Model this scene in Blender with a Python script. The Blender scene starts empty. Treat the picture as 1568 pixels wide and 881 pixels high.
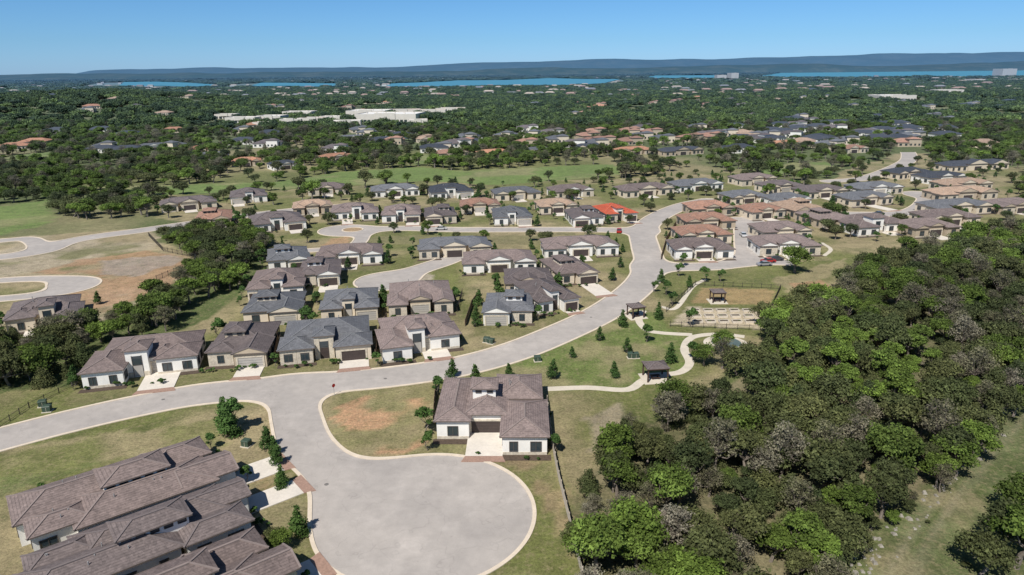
import bpy, math, random
import numpy as np
from mathutils import Vector, Matrix
random.seed(7); rng=np.random.default_rng(11)
sc=bpy.context.scene
# ------------------------------------------------------------------ camera model
H=58.0; FPX=1059.0; CX=784.0; CY=440.5
PITCH=math.radians(17.38); ROLL=math.radians(0.58)
f0=Vector((0,math.cos(PITCH),-math.sin(PITCH))); r0=Vector((1,0,0)); u0=Vector((0,math.sin(PITCH),math.cos(PITCH)))
rr=r0*math.cos(ROLL)-u0*math.sin(ROLL); uu=r0*math.sin(ROLL)+u0*math.cos(ROLL)
def G(u,v):
    """single-photo survey: photo measurement -> metres on the flat ground"""
    d=f0+rr*((u-CX)/FPX)-uu*((v-CY)/FPX)
    t=-H/d.z
    return (d.x*t,d.y*t)
def GP(pts): return [G(*p) for p in pts]
# ------------------------------------------------------------------ noise helpers
def _h(ix,iy,seed):
    n=(ix*374761393+iy*668265263+seed*974634777)&0xffffffff
    n=((n^(n>>13))*1274126177)&0xffffffff
    return ((n^(n>>16))&0xffff)/65535.0
def vnoise(x,y,s,seed=0):
    x=np.asarray(x,float)/s; y=np.asarray(y,float)/s
    ix=np.floor(x).astype(np.int64); iy=np.floor(y).astype(np.int64)
    fx=x-ix; fy=y-iy; fx=fx*fx*(3-2*fx); fy=fy*fy*(3-2*fy)
    return (_h(ix,iy,seed)*(1-fx)+_h(ix+1,iy,seed)*fx)*(1-fy)+(_h(ix,iy+1,seed)*(1-fx)+_h(ix+1,iy+1,seed)*fx)*fy
def fbm(x,y,s,seed=0): return (vnoise(x,y,s,seed)+.5*vnoise(x,y,s/2,seed+1)+.25*vnoise(x,y,s/4,seed+2))/1.75
def inpoly(x,y,poly):
    x=np.asarray(x,float);y=np.asarray(y,float); c=np.zeros(x.shape,bool); n=len(poly)
    for i in range(n):
        x1,y1=poly[i];x2,y2=poly[(i+1)%n]
        if y1==y2: continue
        c^=((y1>y)!=(y2>y))&(x<(x2-x1)*(y-y1)/(y2-y1)+x1)
    return c
def sst(a,b,x):
    t=np.clip((x-a)/(b-a),0,1); return t*t*(3-2*t)
def terrain(x,y):
    x=np.asarray(x,float);y=np.asarray(y,float)
    z=30*np.exp(-((x+640)/230)**2-((y-1050)/260)**2)
    z=z+sst(900,1500,y)*(1-sst(2200,2700,y))*(fbm(x,y,420,5)-.35)*18
    return z
# ------------------------------------------------------------------ materials
def newmat(name):
    m=bpy.data.materials.new(name); m.use_nodes=True; nt=m.node_tree
    b=nt.nodes['Principled BSDF']; return m,nt,b
def nd(nt,t,**k):
    n=nt.nodes.new(t)
    for a,v in k.items(): setattr(n,a,v)
    return n
def math_(nt,op,a,b=None):
    n=nd(nt,'ShaderNodeMath',operation=op)
    for i,v in enumerate((a,b)):
        if v is None: continue
        if isinstance(v,(int,float)): n.inputs[i].default_value=v
        else: nt.links.new(v,n.inputs[i])
    return n.outputs[0]
def mixc(nt,fac,a,b,mode='MIX'):
    n=nd(nt,'ShaderNodeMix',data_type='RGBA',blend_type=mode)
    for s,v in ((n.inputs[0],fac),(n.inputs[6],a),(n.inputs[7],b)):
        if isinstance(v,(int,float)): s.default_value=v
        elif isinstance(v,tuple): s.default_value=(*v[:3],1)
        else: nt.links.new(v,s)
    return n.outputs[2]
def noise(nt,scale,detail=4,coord='pos',rough=.6,vec=None):
    n=nd(nt,'ShaderNodeTexNoise'); n.inputs['Scale'].default_value=scale; n.inputs['Detail'].default_value=detail; n.inputs['Roughness'].default_value=rough
    if vec is None:
        if coord=='pos': vec=nd(nt,'ShaderNodeNewGeometry').outputs['Position']
        else: vec=nd(nt,'ShaderNodeTexCoord').outputs['Object']
    nt.links.new(vec,n.inputs['Vector']); return n.outputs[0]
def mrange(nt,v,a,b,c,d):
    n=nd(nt,'ShaderNodeMapRange'); nt.links.new(v,n.inputs[0])
    for i,k in enumerate((a,b,c,d)): n.inputs[i+1].default_value=k
    return n.outputs[0]
def haze_tint(nt,col,dist=6300.):  # aerial haze painted into the base colour, bluer with distance from the origin
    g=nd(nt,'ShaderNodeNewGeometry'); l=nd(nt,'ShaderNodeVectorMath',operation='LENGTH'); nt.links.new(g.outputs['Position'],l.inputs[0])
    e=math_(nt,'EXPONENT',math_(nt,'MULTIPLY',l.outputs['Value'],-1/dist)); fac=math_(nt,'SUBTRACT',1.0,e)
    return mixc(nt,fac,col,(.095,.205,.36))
def nd_rgb(nt,f):
    n=nd(nt,'ShaderNodeCombineColor')
    for i in range(3): nt.links.new(f,n.inputs[i])
    return n.outputs[0]
def simple(name,col,var=.2,scale=1.5,rough=.85,bump=0,hz=True,col2=None,detail=5,spec=.2,coord='pos'):
    m,nt,b=newmat(name)
    n=noise(nt,scale,detail,coord); n2=noise(nt,scale*9,3,coord)
    f=mrange(nt,n,.3,.7,0,1)
    c2=col2 or tuple(c*(1-var) for c in col)
    c=mixc(nt,f,tuple(min(1,x*(1+var*.3)) for x in col),c2)
    f2=mrange(nt,n2,.3,.7,1-var*.5,1+var*.4)
    c=mixc(nt,1.0,c,nd_rgb(nt,f2),'MULTIPLY')
    if hz: c=haze_tint(nt,c)
    nt.links.new(c,b.inputs['Base Color']); b.inputs['Roughness'].default_value=rough; b.inputs['Specular IOR Level'].default_value=spec
    if bump:
        bp=nd(nt,'ShaderNodeBump'); bp.inputs['Strength'].default_value=bump; bp.inputs['Distance'].default_value=.05
        nt.links.new(n2,bp.inputs['Height']); nt.links.new(bp.outputs[0],b.inputs['Normal'])
    return m
def roofmat(name,col):
    m,nt,b=newmat(name)
    g=nd(nt,'ShaderNodeNewGeometry'); sep=nd(nt,'ShaderNodeSeparateXYZ'); nt.links.new(g.outputs['Position'],sep.inputs[0])
    row=math_(nt,'FRACT',math_(nt,'MULTIPLY',sep.outputs[2],1/.13))
    dark=mrange(nt,row,0,.3,.66,1.05)
    n=noise(nt,.5,4); n2=noise(nt,5.5,2)
    v=nd(nt,'ShaderNodeTexVoronoi'); v.inputs['Scale'].default_value=3.0; nt.links.new(g.outputs['Position'],v.inputs['Vector'])
    sp=nd(nt,'ShaderNodeSeparateColor'); nt.links.new(v.outputs['Color'],sp.inputs[0])
    k=math_(nt,'MULTIPLY',dark,mrange(nt,sp.outputs[0],0,1,.8,1.2))
    k=math_(nt,'MULTIPLY',k,mrange(nt,n,.3,.7,.84,1.14)); k=math_(nt,'MULTIPLY',k,mrange(nt,n2,.3,.7,.86,1.12))
    oi=nd(nt,'ShaderNodeObjectInfo'); k=math_(nt,'MULTIPLY',k,mrange(nt,oi.outputs['Random'],0,1,.78,1.22))
    c=mixc(nt,1.0,col,nd_rgb(nt,k),'MULTIPLY'); c=haze_tint(nt,c)
    nt.links.new(c,b.inputs['Base Color']); b.inputs['Roughness'].default_value=.75; b.inputs['Specular IOR Level'].default_value=.25
    bp=nd(nt,'ShaderNodeBump'); bp.inputs['Strength'].default_value=.6; bp.inputs['Distance'].default_value=.05
    nt.links.new(row,bp.inputs['Height']); nt.links.new(bp.outputs[0],b.inputs['Normal'])
    return m
ROOF={k:roofmat('roof_tile_'+k,c) for k,c in dict(brown=(.205,.157,.142),dark=(.14,.112,.105),gray=(.14,.14,.148),char=(.055,.056,.064),orange=(.46,.23,.13),red=(.60,.12,.05),tan=(.38,.265,.185),rust=(.34,.19,.13)).items()}
CAP={k:simple('ridge_cap_'+k,c,.15,2) for k,c in dict(brown=(.27,.215,.195),dark=(.19,.157,.15),gray=(.20,.20,.205),char=(.09,.09,.1),orange=(.48,.28,.18),red=(.6,.17,.1),tan=(.42,.32,.25),rust=(.38,.25,.19)).items()}
WALL={k:simple('stucco_'+k,c,.08,.6,.9) for k,c in dict(white=(.86,.83,.77),cream=(.72,.62,.48),tan=(.50,.41,.30)).items()}
STONE=simple('limestone_veneer',(.66,.58,.46),.32,2.2,.9,.3)
FASCIA=simple('fascia_paint',(.17,.135,.115),.1,1); TRIM=simple('window_trim',(.10,.085,.075),.1,1)
GDOOR=simple('garage_door_dark',(.07,.05,.042),.2,1,.5); GDOORW=simple('garage_door_light',(.45,.42,.38),.1,1,.5)
GLASS,nt,b=newmat('window_glass'); b.inputs['Base Color'].default_value=(.035,.05,.06,1); b.inputs['Roughness'].default_value=.08; b.inputs['Specular IOR Level'].default_value=.8
METAL=simple('dark_metal',(.05,.04,.035),.2,2,.5); PALEMETAL=simple('vent_metal',(.35,.34,.33),.2,2,.4)
CONC=simple('driveway_concrete',(.72,.655,.57),.14,.35,.85,.1)
BRICKA=simple('apron_pavers',(.39,.25,.19),.25,3,.9)
PATHM=simple('path_concrete',(.66,.59,.48),.15,.5,.9)
MULCH=simple('mulch',(.11,.078,.055),.4,3,.95)
m,nt,b=newmat('road_concrete_asphalt')
n1=noise(nt,.06,5); n2=noise(nt,.5,5); n3=noise(nt,9,3)
c=mixc(nt,mrange(nt,n1,.35,.65,0,1),(.455,.41,.37),(.375,.34,.312)); k=math_(nt,'MULTIPLY',mrange(nt,n2,.3,.7,.91,1.08),mrange(nt,n3,.3,.7,.92,1.08))
g=nd(nt,'ShaderNodeNewGeometry'); vo=nd(nt,'ShaderNodeTexVoronoi',feature='DISTANCE_TO_EDGE'); vo.inputs['Scale'].default_value=.11
dv=nd(nt,'ShaderNodeVectorMath',operation='ADD'); nt.links.new(g.outputs['Position'],dv.inputs[0])
nn=nd(nt,'ShaderNodeTexNoise'); nn.inputs['Scale'].default_value=.3; nt.links.new(g.outputs['Position'],nn.inputs['Vector']); sv=nd(nt,'ShaderNodeVectorMath',operation='SCALE'); nt.links.new(nn.outputs['Color'],sv.inputs[0]); sv.inputs['Scale'].default_value=6; nt.links.new(sv.outputs[0],dv.inputs[1]); nt.links.new(dv.outputs[0],vo.inputs['Vector'])
k=math_(nt,'MULTIPLY',k,mrange(nt,vo.outputs['Distance'],0,.010,.88,1.0))
k=math_(nt,'MULTIPLY',k,mrange(nt,noise(nt,.11,6,rough=.75),.5,.66,1.0,1.12))
k=math_(nt,'MULTIPLY',k,mrange(nt,noise(nt,1.3,4,rough=.7),.64,.72,1.0,.84))
c=mixc(nt,1.0,c,nd_rgb(nt,k),'MULTIPLY'); nt.links.new(haze_tint(nt,c),b.inputs['Base Color']); b.inputs['Roughness'].default_value=.85; b.inputs['Specular IOR Level'].default_value=.2
ROADM=m
KERB=simple('kerb_concrete',(.72,.61,.48),.14,.7,.85)
BARK=simple('bark',(.24,.20,.165),.3,4)
FENCEW=simple('fence_wood',(.24,.17,.12),.35,2.5); FENCEL=simple('fence_pale_wood',(.62,.54,.44),.25,2)
def leafmat(name,cols,trans=.25):
    m,nt,b=newmat(name); nt.nodes.remove(b); out=nt.nodes['Material Output']
    oi=nd(nt,'ShaderNodeObjectInfo'); at=nd(nt,'ShaderNodeAttribute',attribute_name='shade')
    cr=nd(nt,'ShaderNodeValToRGB'); nt.links.new(oi.outputs['Random'],cr.inputs[0]); e=cr.color_ramp.elements
    e[0].color=(*cols[0],1); e[1].color=(*cols[-1],1)
    for i,c in enumerate(cols[1:-1]): 
        x=e.new((i+1)/(len(cols)-1)); x.color=(*c,1)
    n=noise(nt,.022,3); patch=mrange(nt,n,.35,.65,.74,1.22)
    k=math_(nt,'MULTIPLY',at.outputs['Fac'],patch)
    c=mixc(nt,1.0,cr.outputs[0],nd_rgb(nt,k),'MULTIPLY'); c=haze_tint(nt,c)
    d=nd(nt,'ShaderNodeBsdfDiffuse'); t=nd(nt,'ShaderNodeBsdfTranslucent'); mx=nd(nt,'ShaderNodeMixShader'); mx.inputs[0].default_value=trans
    nt.links.new(c,d.inputs[0]); nt.links.new(c,t.inputs[0]); nt.links.new(d.outputs[0],mx.inputs[1]); nt.links.new(t.outputs[0],mx.inputs[2]); nt.links.new(mx.outputs[0],out.inputs[0])
    return m
LEAF_OAK=leafmat('leaves_oak',[(.11,.155,.035),(.15,.21,.042),(.19,.275,.055),(.12,.165,.04)],.3)
LEAF_DARK=leafmat('leaves_live_oak',[(.088,.112,.042),(.115,.132,.05),(.15,.16,.062),(.078,.10,.04)],.25)
LEAF_BROWN=leafmat('leaves_budding_elm',[(.21,.19,.13),(.17,.165,.09),(.26,.235,.175)],.3)
LEAF_YOUNG=leafmat('leaves_young_tree',[(.07,.125,.035),(.095,.16,.04)])
LEAF_FAR=leafmat('leaves_distant',[(.08,.115,.042),(.115,.16,.048),(.17,.235,.06),(.09,.125,.046)],.2)
# ------------------------------------------------------------------ mesh builder
class MB:
    def __init__(s): s.v=[];s.f=[];s.m=[]
    def poly(s,pts,mi=0):
        i=len(s.v); s.v+= [tuple(p) for p in pts]; s.f.append(tuple(range(i,i+len(pts)))); s.m.append(mi)
    def hexa(s,p,mi=0):
        i=len(s.v); s.v+=[tuple(q) for q in p]
        for q in ((3,2,1,0),(4,5,6,7),(0,1,5,4),(1,2,6,5),(2,3,7,6),(3,0,4,7)):
            s.f.append(tuple(i+k for k in q)); s.m.append(mi)
    def box(s,x0,y0,z0,x1,y1,z1,mi=0):
        s.hexa([(x0,y0,z0),(x1,y0,z0),(x1,y1,z0),(x0,y1,z0),(x0,y0,z1),(x1,y0,z1),(x1,y1,z1),(x0,y1,z1)],mi)
    def wbox(s,P,t,n,s0,s1,n0,n1,z0,z1,mi=0):
        def q(a,b,z): return (P[0]+t[0]*a+n[0]*b,P[1]+t[1]*a+n[1]*b,z)
        s.hexa([q(s0,n1,z0),q(s1,n1,z0),q(s1,n0,z0),q(s0,n0,z0),q(s0,n1,z1),q(s1,n1,z1),q(s1,n0,z1),q(s0,n0,z1)],mi)
    def beam(s,p,q,w,h,mi=0):
        p=Vector(p);q=Vector(q);d=(q-p)
        if d.length<1e-4: return
        d.normalize(); side=d.cross(Vector((0,0,1)))
        if side.length<.01: side=Vector((1,0,0))
        side.normalize(); up=side.cross(d); a=side*w/2; b=up*h/2
        s.hexa([p-a-b,p+a-b,q+a-b,q-a-b,p-a+b,p+a+b,q+a+b,q-a+b],mi)
    def cyl(s,c,r,z0,z1,n=12,mi=0,r2=None):
        r2=r if r2 is None else r2
        i=len(s.v)
        for k in range(n):
            a=2*math.pi*k/n; s.v.append((c[0]+r*math.cos(a),c[1]+r*math.sin(a),z0))
        for k in range(n):
            a=2*math.pi*k/n; s.v.append((c[0]+r2*math.cos(a),c[1]+r2*math.sin(a),z1))
        for k in range(n):
            s.f.append((i+k,i+(k+1)%n,i+n+(k+1)%n,i+n+k)); s.m.append(mi)
        s.f.append(tuple(i+n+k for k in range(n))); s.m.append(mi); s.f.append(tuple(i+n-1-k for k in range(n))); s.m.append(mi)
    def mesh(s,name,mats):
        me=bpy.data.meshes.new(name); me.from_pydata(s.v,[],s.f)
        for m in mats: me.materials.append(m)
        me.polygons.foreach_set('material_index',s.m); me.update(); return me
    def obj(s,name,mats,parent=None,loc=(0,0,0),rz=0):
        if not s.f: return None
        o=bpy.data.objects.new(name,s.mesh(name,mats)); sc.collection.objects.link(o); o.location=loc; o.rotation_euler=(0,0,rz)
        if parent: o.parent=parent
        return o
def link(o): sc.collection.objects.link(o); return o
# ------------------------------------------------------------------ roads
def cr(pts,n=8):
    P=[np.array(p,float) for p in pts]; P=[2*P[0]-P[1]]+P+[2*P[-1]-P[-2]]; out=[]
    for i in range(1,len(P)-2):
        for k in range(n):
            t=k/n; a,b_,c_,d=P[i-1:i+3]
            out.append(.5*((2*b_)+(-a+c_)*t+(2*a-5*b_+4*c_-d)*t*t+(-a+3*b_-3*c_+d)*t**3))
    out.append(P[-2]); return np.array(out)
ROADS=[
 ([(-120,705),(0,673),(100,647),(200,624),(300,605),(400,595),(500,586),(600,577),(700,562),(780,541),(850,514),(920,481),(965,450),(988,425),(994,400),(988,378),(985,355),(1005,334),(1045,316),(1085,307)],4.5),
 ([(448,597),(454,640),(474,688),(540,742),(600,770)],4.0),
 ([(985,354),(900,352),(800,352),(700,352),(620,350),(560,352),(530,353)],3.8),
 ([(712,386),(682,400),(640,414),(595,430)],4.0),
 ([(1000,409),(1060,409),(1110,406),(1143,396),(1143,370),(1140,340)],3.9),
 ([(1143,400),(1200,402)],3.2),
 ([(1230,325),(1300,328),(1390,326),(1420,308),(1408,296)],4.2),
 ([(1270,278),(1330,272),(1385,250),(1392,238),(1386,228)],4.5),
 ([(-80,400),(0,394),(60,385),(120,367),(225,352),(330,337),(430,324),(520,316)],4.3),
 ([(-60,438),(0,430),(70,427),(130,430),(128,440),(80,450),(0,458),(-60,462)],2.6),
 ([(65,383),(45,367),(0,369),(-60,372)],3.0),
 ([(560,353),(545,375),(500,382),(430,386)],2.4),
]
CIRC=[((651,791),15.8),((527,353),9.5),((590,431),8.5),((1140,338),6.5),((1408,298),6),((100,436),4)]
ISL=[((540,352),4.2)]
RW=[(cr([G(*p) for p in pts]),hw) for pts,hw in ROADS]
CW=[(G(*c),r) for c,r in CIRC]; IW=[(G(*c),r) for c,r in ISL]
CW[0]=((0.5*(G(482,785)[0]+G(820,785)[0]),G(651,785)[1]),0.5*(G(820,785)[0]-G(482,785)[0])-.4)
def seg_d(x,y,P):
    d=np.full(x.shape,1e9)
    for a,b_ in zip(P[:-1],P[1:]):
        dx,dy=b_-a; L=dx*dx+dy*dy
        if L<1e-9: continue
        t=np.clip(((x-a[0])*dx+(y-a[1])*dy)/L,0,1)
        d=np.minimum(d,np.hypot(x-a[0]-t*dx,y-a[1]-t*dy))
    return d
def smin(a,b_,k):
    h=np.maximum(k-np.abs(a-b_),0)/k; return np.minimum(a,b_)-h*h*k/4
def road_sdf(x,y):
    x=np.asarray(x,float);y=np.asarray(y,float); D=None
    for P,hw in RW:
        d=seg_d(x,y,P)-hw; D=d if D is None else smin(D,d,7.)
    for (c,r) in CW: D=smin(D,np.hypot(x-c[0],y-c[1])-r,8.)
    for (c,r) in IW: D=np.maximum(D,r-np.hypot(x-c[0],y-c[1]))
    return D
XS=np.arange(-230,330,1.0); YS=np.arange(58,500,1.0)
GX,GY=np.meshgrid(XS,YS); SD=road_sdf(GX,GY)
def sdl(x,y):
    i=int((x+230)); j=int(y-58)
    if 0<=i<len(XS)-1 and 0<=j<len(YS)-1:
        a=x+230-i;b_=y-58-j; return (SD[j,i]*(1-a)+SD[j,i+1]*a)*(1-b_)+(SD[j+1,i]*(1-a)+SD[j+1,i+1]*a)*b_
    return 99.
def band(lo,hi,z,skirt,name,mat):
    V=[];F=[];cache={}
    def key(p,zz):
        k=(round(p[0],3),round(p[1],3),zz)
        if k not in cache: cache[k]=len(V); V.append((p[0],p[1],zz))
        return cache[k]
    mn=np.minimum.reduce([SD[:-1,:-1],SD[1:,:-1],SD[:-1,1:],SD[1:,1:]]); mx=np.maximum.reduce([SD[:-1,:-1],SD[1:,:-1],SD[:-1,1:],SD[1:,1:]])
    for j,i in zip(*np.where((mn<hi)&(mx>lo))):
        p=[(XS[i],YS[j],SD[j,i]),(XS[i+1],YS[j],SD[j,i+1]),(XS[i+1],YS[j+1],SD[j+1,i+1]),(XS[i],YS[j+1],SD[j+1,i])]
        for lim,sg in ((lo,1),(hi,-1)):
            q=[]
            for k in range(len(p)):
                a=p[k];b_=p[(k+1)%len(p)]; da=(a[2]-lim)*sg; db=(b_[2]-lim)*sg
                if da>=0: q.append(a)
                if (da>=0)!=(db>=0):
                    t=da/(da-db); q.append((a[0]+(b_[0]-a[0])*t,a[1]+(b_[1]-a[1])*t,lim))
            p=q
            if len(p)<3: break
        if len(p)<3: continue
        ids=[key(a,z) for a in p]
        ids2=[a for k,a in enumerate(ids) if a!=ids[k-1]]
        if len(ids2)>=3: F.append(tuple(ids2))
        if skirt:
            for k in range(len(p)):
                a=p[k];b_=p[(k+1)%len(p)]
                if (a[2]==b_[2]) and a[2] in (lo,hi) and (a[0],a[1])!=(b_[0],b_[1]):
                    F.append((key(a,z),key(a,0.),key(b_,0.),key(b_,z)))
    me=bpy.data.meshes.new(name); me.from_pydata(V,[],F); me.materials.append(mat); me.validate()
    return link(bpy.data.objects.new(name,me))
band(-99,.0,.012,False,'road',ROADM)
band(0.0,.55,.12,True,'kerb',KERB)
# ------------------------------------------------------------------ houses
TPL={
'A':[(-.49,-.2,5,21,3.3,'h','win'),(.11,.5,0,12,3.2,'h','win'),(.04,.46,12.5,22,3.5,'h','body'),(-.24,.14,6.8,19,3.4,'h','garage'),(-.19,.04,11.2,15.5,5.9,'h','clere')],
'B':[(-.46,.47,5,18,3.3,'h','body'),(-.5,-.14,1,8,3.2,'h','win'),(-.13,.09,2.5,8,5.0,'h','entry'),(.1,.5,0,7,3.25,'h','garage')],
'C':[(-.47,.46,4,18,3.2,'h','body'),(-.5,-.08,2,7,3.1,'h','win'),(-.04,.5,0,8,3.15,'g','garage'),(-.3,.05,7,13,5.4,'h','clere')],
'D':[(-.47,.47,3.5,13,3.3,'h','body'),(-.5,-.22,0,6,3.1,'h','win'),(-.17,.15,1.2,6,3.6,'g','garage'),(.2,.5,.3,6,3.15,'g','win')],
'E':[(-.42,.47,7,18,3.3,'h','body'),(-.5,-.14,0,11,3.2,'h','win'),(.12,.5,3.5,11,3.25,'h','win'),(-.15,.06,3.4,9,5.5,'h','entry'),(.04,.3,4.6,11,3.35,'h','garage')],
'Z':[(-.5,.08,3,20,3.0,'h','body'),(-.1,.47,10,26,3.25,'h','body'),(-.18,.2,8,16,5.1,'h','clere'),(-.46,-.02,0,7,3.1,'g','garage'),(.08,.5,1.5,9.5,3.05,'h','win'),(-.42,-.06,18,25,3.1,'h','body')],
}
HC=[]; SL=.34
def roof_part(R,C,x0,y0,x1,y1,z,style,axis_,slope=SL,o=.45):
    X0,X1,Y0,Y1=x0-o,x1+o,y0-o,y1+o; W=X1-X0;D=Y1-Y0; zt=z+.2
    b0=[(X0,Y0),(X1,Y0),(X1,Y1),(X0,Y1)]
    for i in range(4):
        a=b0[i];c=b0[(i+1)%4]; R.poly([(*a,z),(*c,z),(*c,zt),(*a,zt)],1)
    R.poly([(*p,z) for p in b0[::-1]],1)
    if axis_=='x': D2=D/2; rise=slope*D2; e=0 if style=='g' else min(D2,W/2-.01); r=[(X0+e,(Y0+Y1)/2,zt+rise),(X1-e,(Y0+Y1)/2,zt+rise)]
    else: D2=W/2; rise=slope*D2; e=0 if style=='g' else min(D2,D/2-.01); r=[((X0+X1)/2,Y0+e,zt+rise),((X0+X1)/2,Y1-e,zt+rise)]
    P=[(*p,zt) for p in b0]; g=2 if style=='g' else 0
    if axis_=='x':
        R.poly([P[0],P[1],r[1],r[0]],0);R.poly([P[2],P[3],r[0],r[1]],0);R.poly([P[3],P[0],r[0]],g);R.poly([P[1],P[2],r[1]],g)
        hips=[(P[0],r[0]),(P[3],r[0]),(P[1],r[1]),(P[2],r[1])]
    else:
        R.poly([P[1],P[2],r[1],r[0]],0);R.poly([P[3],P[0],r[0],r[1]],0);R.poly([P[0],P[1],r[0]],g);R.poly([P[2],P[3],r[1]],g)
        hips=[(P[0],r[0]),(P[1],r[0]),(P[2],r[1]),(P[3],r[1])]
    C.beam((r[0][0],r[0][1],r[0][2]+.03),(r[1][0],r[1][1],r[1][2]+.03),.3,.14)
    for a,c in hips: C.beam((a[0],a[1],a[2]+.03),(c[0],c[1],c[2]+.03),.24,.12)
    return zt+rise
def house(L,R_,tpl,roof='brown',wall='white',mir=False,ds=1.,name='stucco_house',drive=True,z0=0.,dw=0,stn=None):
    L=np.array(L);R_=np.array(R_); W=float(np.linalg.norm(R_-L)); yaw=math.atan2(R_[1]-L[1],R_[0]-L[0]); mid=(L+R_)/2
    E=bpy.data.objects.new(name,None); link(E); E.location=(mid[0],mid[1],z0); E.rotation_euler=(0,0,yaw)
    w=MB();rf=MB();cp=MB();gl=MB();fr=MB();dr=MB();st=MB();vt=MB(); wings=[]
    stonefront=(random.random()<.3) if stn is None else stn
    for i,(a,c,y0,y1,h,s,role) in enumerate(TPL[tpl]):
        if mir: a,c=-c,-a
        j=.035*i; wings.append((a*W+j,y0*ds+j,c*W-j,y1*ds-j,h+.03*i,s,role))
    dmax=max(q[3] for q in wings)
    back=np.array([-math.sin(yaw),math.cos(yaw)]); HC.append((mid[0]+back[0]*dmax/2,mid[1]+back[1]*dmax/2,max(W,dmax)/2,yaw,W/2,dmax/2))
    near=mid[1]<200
    def inside(x,y,skip,hz):
        for k,q in enumerate(wings):
            if k!=skip and q[0]-.45<x<q[2]+.45 and q[1]-.3<y<q[3]+.3 and q[6]!='clere': return True
        return False
    def window(P,t,n,cw,z0,z1):
        gl.wbox(P,t,n,-cw/2,cw/2,-.05,.075 if stonefront else .03,z0,z1); fw=.1
        fr.wbox(P,t,n,-cw/2-fw,-cw/2,-.05,.11,z0-fw,z1+fw);fr.wbox(P,t,n,cw/2,cw/2+fw,-.05,.11,z0-fw,z1+fw)
        fr.wbox(P,t,n,-cw/2,cw/2,-.05,.11,z1,z1+fw);fr.wbox(P,t,n,-cw/2,cw/2,-.05,.13,z0-fw,z0)
        if cw>1.: fr.wbox(P,t,n,-.035,.035,-.04,.09,z0,z1)
    dx=None;dyy=0;gw=5
    for i,(x0,y0,x1,y1,h,s,role) in enumerate(wings):
        w.box(x0,y0,0 if role!='clere' else 2.5,x1,y1,h+.06)
        W_,D_=x1-x0,y1-y0
        axis_=('x' if W_>=D_ else 'y') if (role=='clere' or s!='g') else 'y'
        roof_part(rf,cp,x0,y0,x1,y1,h,s,axis_,SL if role!='clere' else .28,.45 if role!='entry' else .35)
        if role=='body':
            for k in range(4):
                fx=x0+W_*random.uniform(.25,.75); fy=y0+D_*random.uniform(.3,.75); vt.cyl((fx,fy),.08,h+.5,h+SL*min(W_,D_)/2*.9+.5,6)
        faces=[((x0,y0),(1,0),(0,-1),W_),((x1,y0),(0,1),(1,0),D_),((x1,y1),(-1,0),(0,1),W_),((x0,y1),(0,-1),(-1,0),D_)]
        for fi,(P,t,n,Ln) in enumerate(faces):
            if role=='clere':
                if Ln>=max(W_,D_)-.01 or fi==0:
                    k=max(2,int(Ln/1.4))
                    for q in range(k):
                        s_=(q+.5)*Ln/k; window((P[0]+t[0]*s_,P[1]+t[1]*s_),t,n,.85,h-.62,h-.12)
                continue
            if fi==0 and role in('garage','entry'):
                c_=(P[0]+t[0]*Ln/2,P[1]+t[1]*Ln/2)
                if role=='garage':
                    gw=min(4.9,Ln-.8); dx=c_[0]; dyy=c_[1]
                    dr.wbox(c_,t,n,-gw/2,gw/2,-.05,.03,.02,2.3)
                    for zz in(.55,1.1,1.65): fr.wbox(c_,t,n,-gw/2,gw/2,-.04,.045,zz,zz+.03)
                    st.wbox(c_,t,n,-gw/2-.35,-gw/2,-.05,.12,.0,2.62);st.wbox(c_,t,n,gw/2,gw/2+.35,-.05,.12,0,2.62);st.wbox(c_,t,n,-gw/2,gw/2,-.05,.12,2.3,2.62)
                else:
                    ew=min(1.7,Ln*.5); dr.wbox(c_,t,n,-ew/2,ew/2,-.05,.04,.1,2.5)
                    gl.wbox(c_,t,n,-ew/2,ew/2,-.05,.03,2.62,h-1.1)
                    fr.wbox(c_,t,n,-ew/2-.1,-ew/2,-.05,.08,0,h-1.);fr.wbox(c_,t,n,ew/2,ew/2+.1,-.05,.08,0,h-1.);fr.wbox(c_,t,n,-ew/2,ew/2,-.05,.08,2.5,2.62)
                    hh_=h-.1 if stonefront else 1.1
                    st.wbox(c_,t,n,-Ln/2,-ew/2-.1,-.05,.1,0,hh_);st.wbox(c_,t,n,ew/2+.1,Ln/2,-.05,.1,0,hh_)
                continue
            k=max(1,int(Ln/3.2))
            for q in range(k):
                s_=(q+.5)*Ln/k; X=P[0]+t[0]*s_;Y=P[1]+t[1]*s_
                if inside(X+n[0]*.4,Y+n[1]*.4,i,h) or inside(X+t[0]*.9+n[0]*.4,Y+t[1]*.9+n[1]*.4,i,h) or inside(X-t[0]*.9+n[0]*.4,Y-t[1]*.9+n[1]*.4,i,h): continue
                cw=random.choice([.9,1.5,1.8]) if fi!=0 else random.choice([1.2,1.6]); window((X,Y),t,n,min(cw,Ln*.6),.9 if fi else .75,2.3)
                if fi==0: st.wbox((X,Y),t,n,-Ln/k/2+.03,Ln/k/2-.03,-.05,.06,0,h-.05 if stonefront else .53)
    w.obj('walls',[WALL[wall]],E);rf.obj('roof',[ROOF[roof],FASCIA,WALL[wall]],E);cp.obj('ridge_caps',[CAP[roof]],E)
    gl.obj('windows',[GLASS],E);fr.obj('window_frames',[TRIM],E);dr.obj('garage_and_entry_doors',[GDOOR if random.random()<.75 else GDOORW],E);st.obj('stone_veneer',[STONE],E);vt.obj('roof_vents',[PALEMETAL],E)
    if mid[1]<300:
        mu=MB()
        for (x0,y0,x1,y1,h,s,role) in wings:
            if role=='win': mu.box(x0-.6,y0-1.7,0,x1+.6,y0-.1,.05+.003*len(mu.f))
        mu.obj('planting_bed',[MULCH],None,(mid[0],mid[1],0),yaw)
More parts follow.
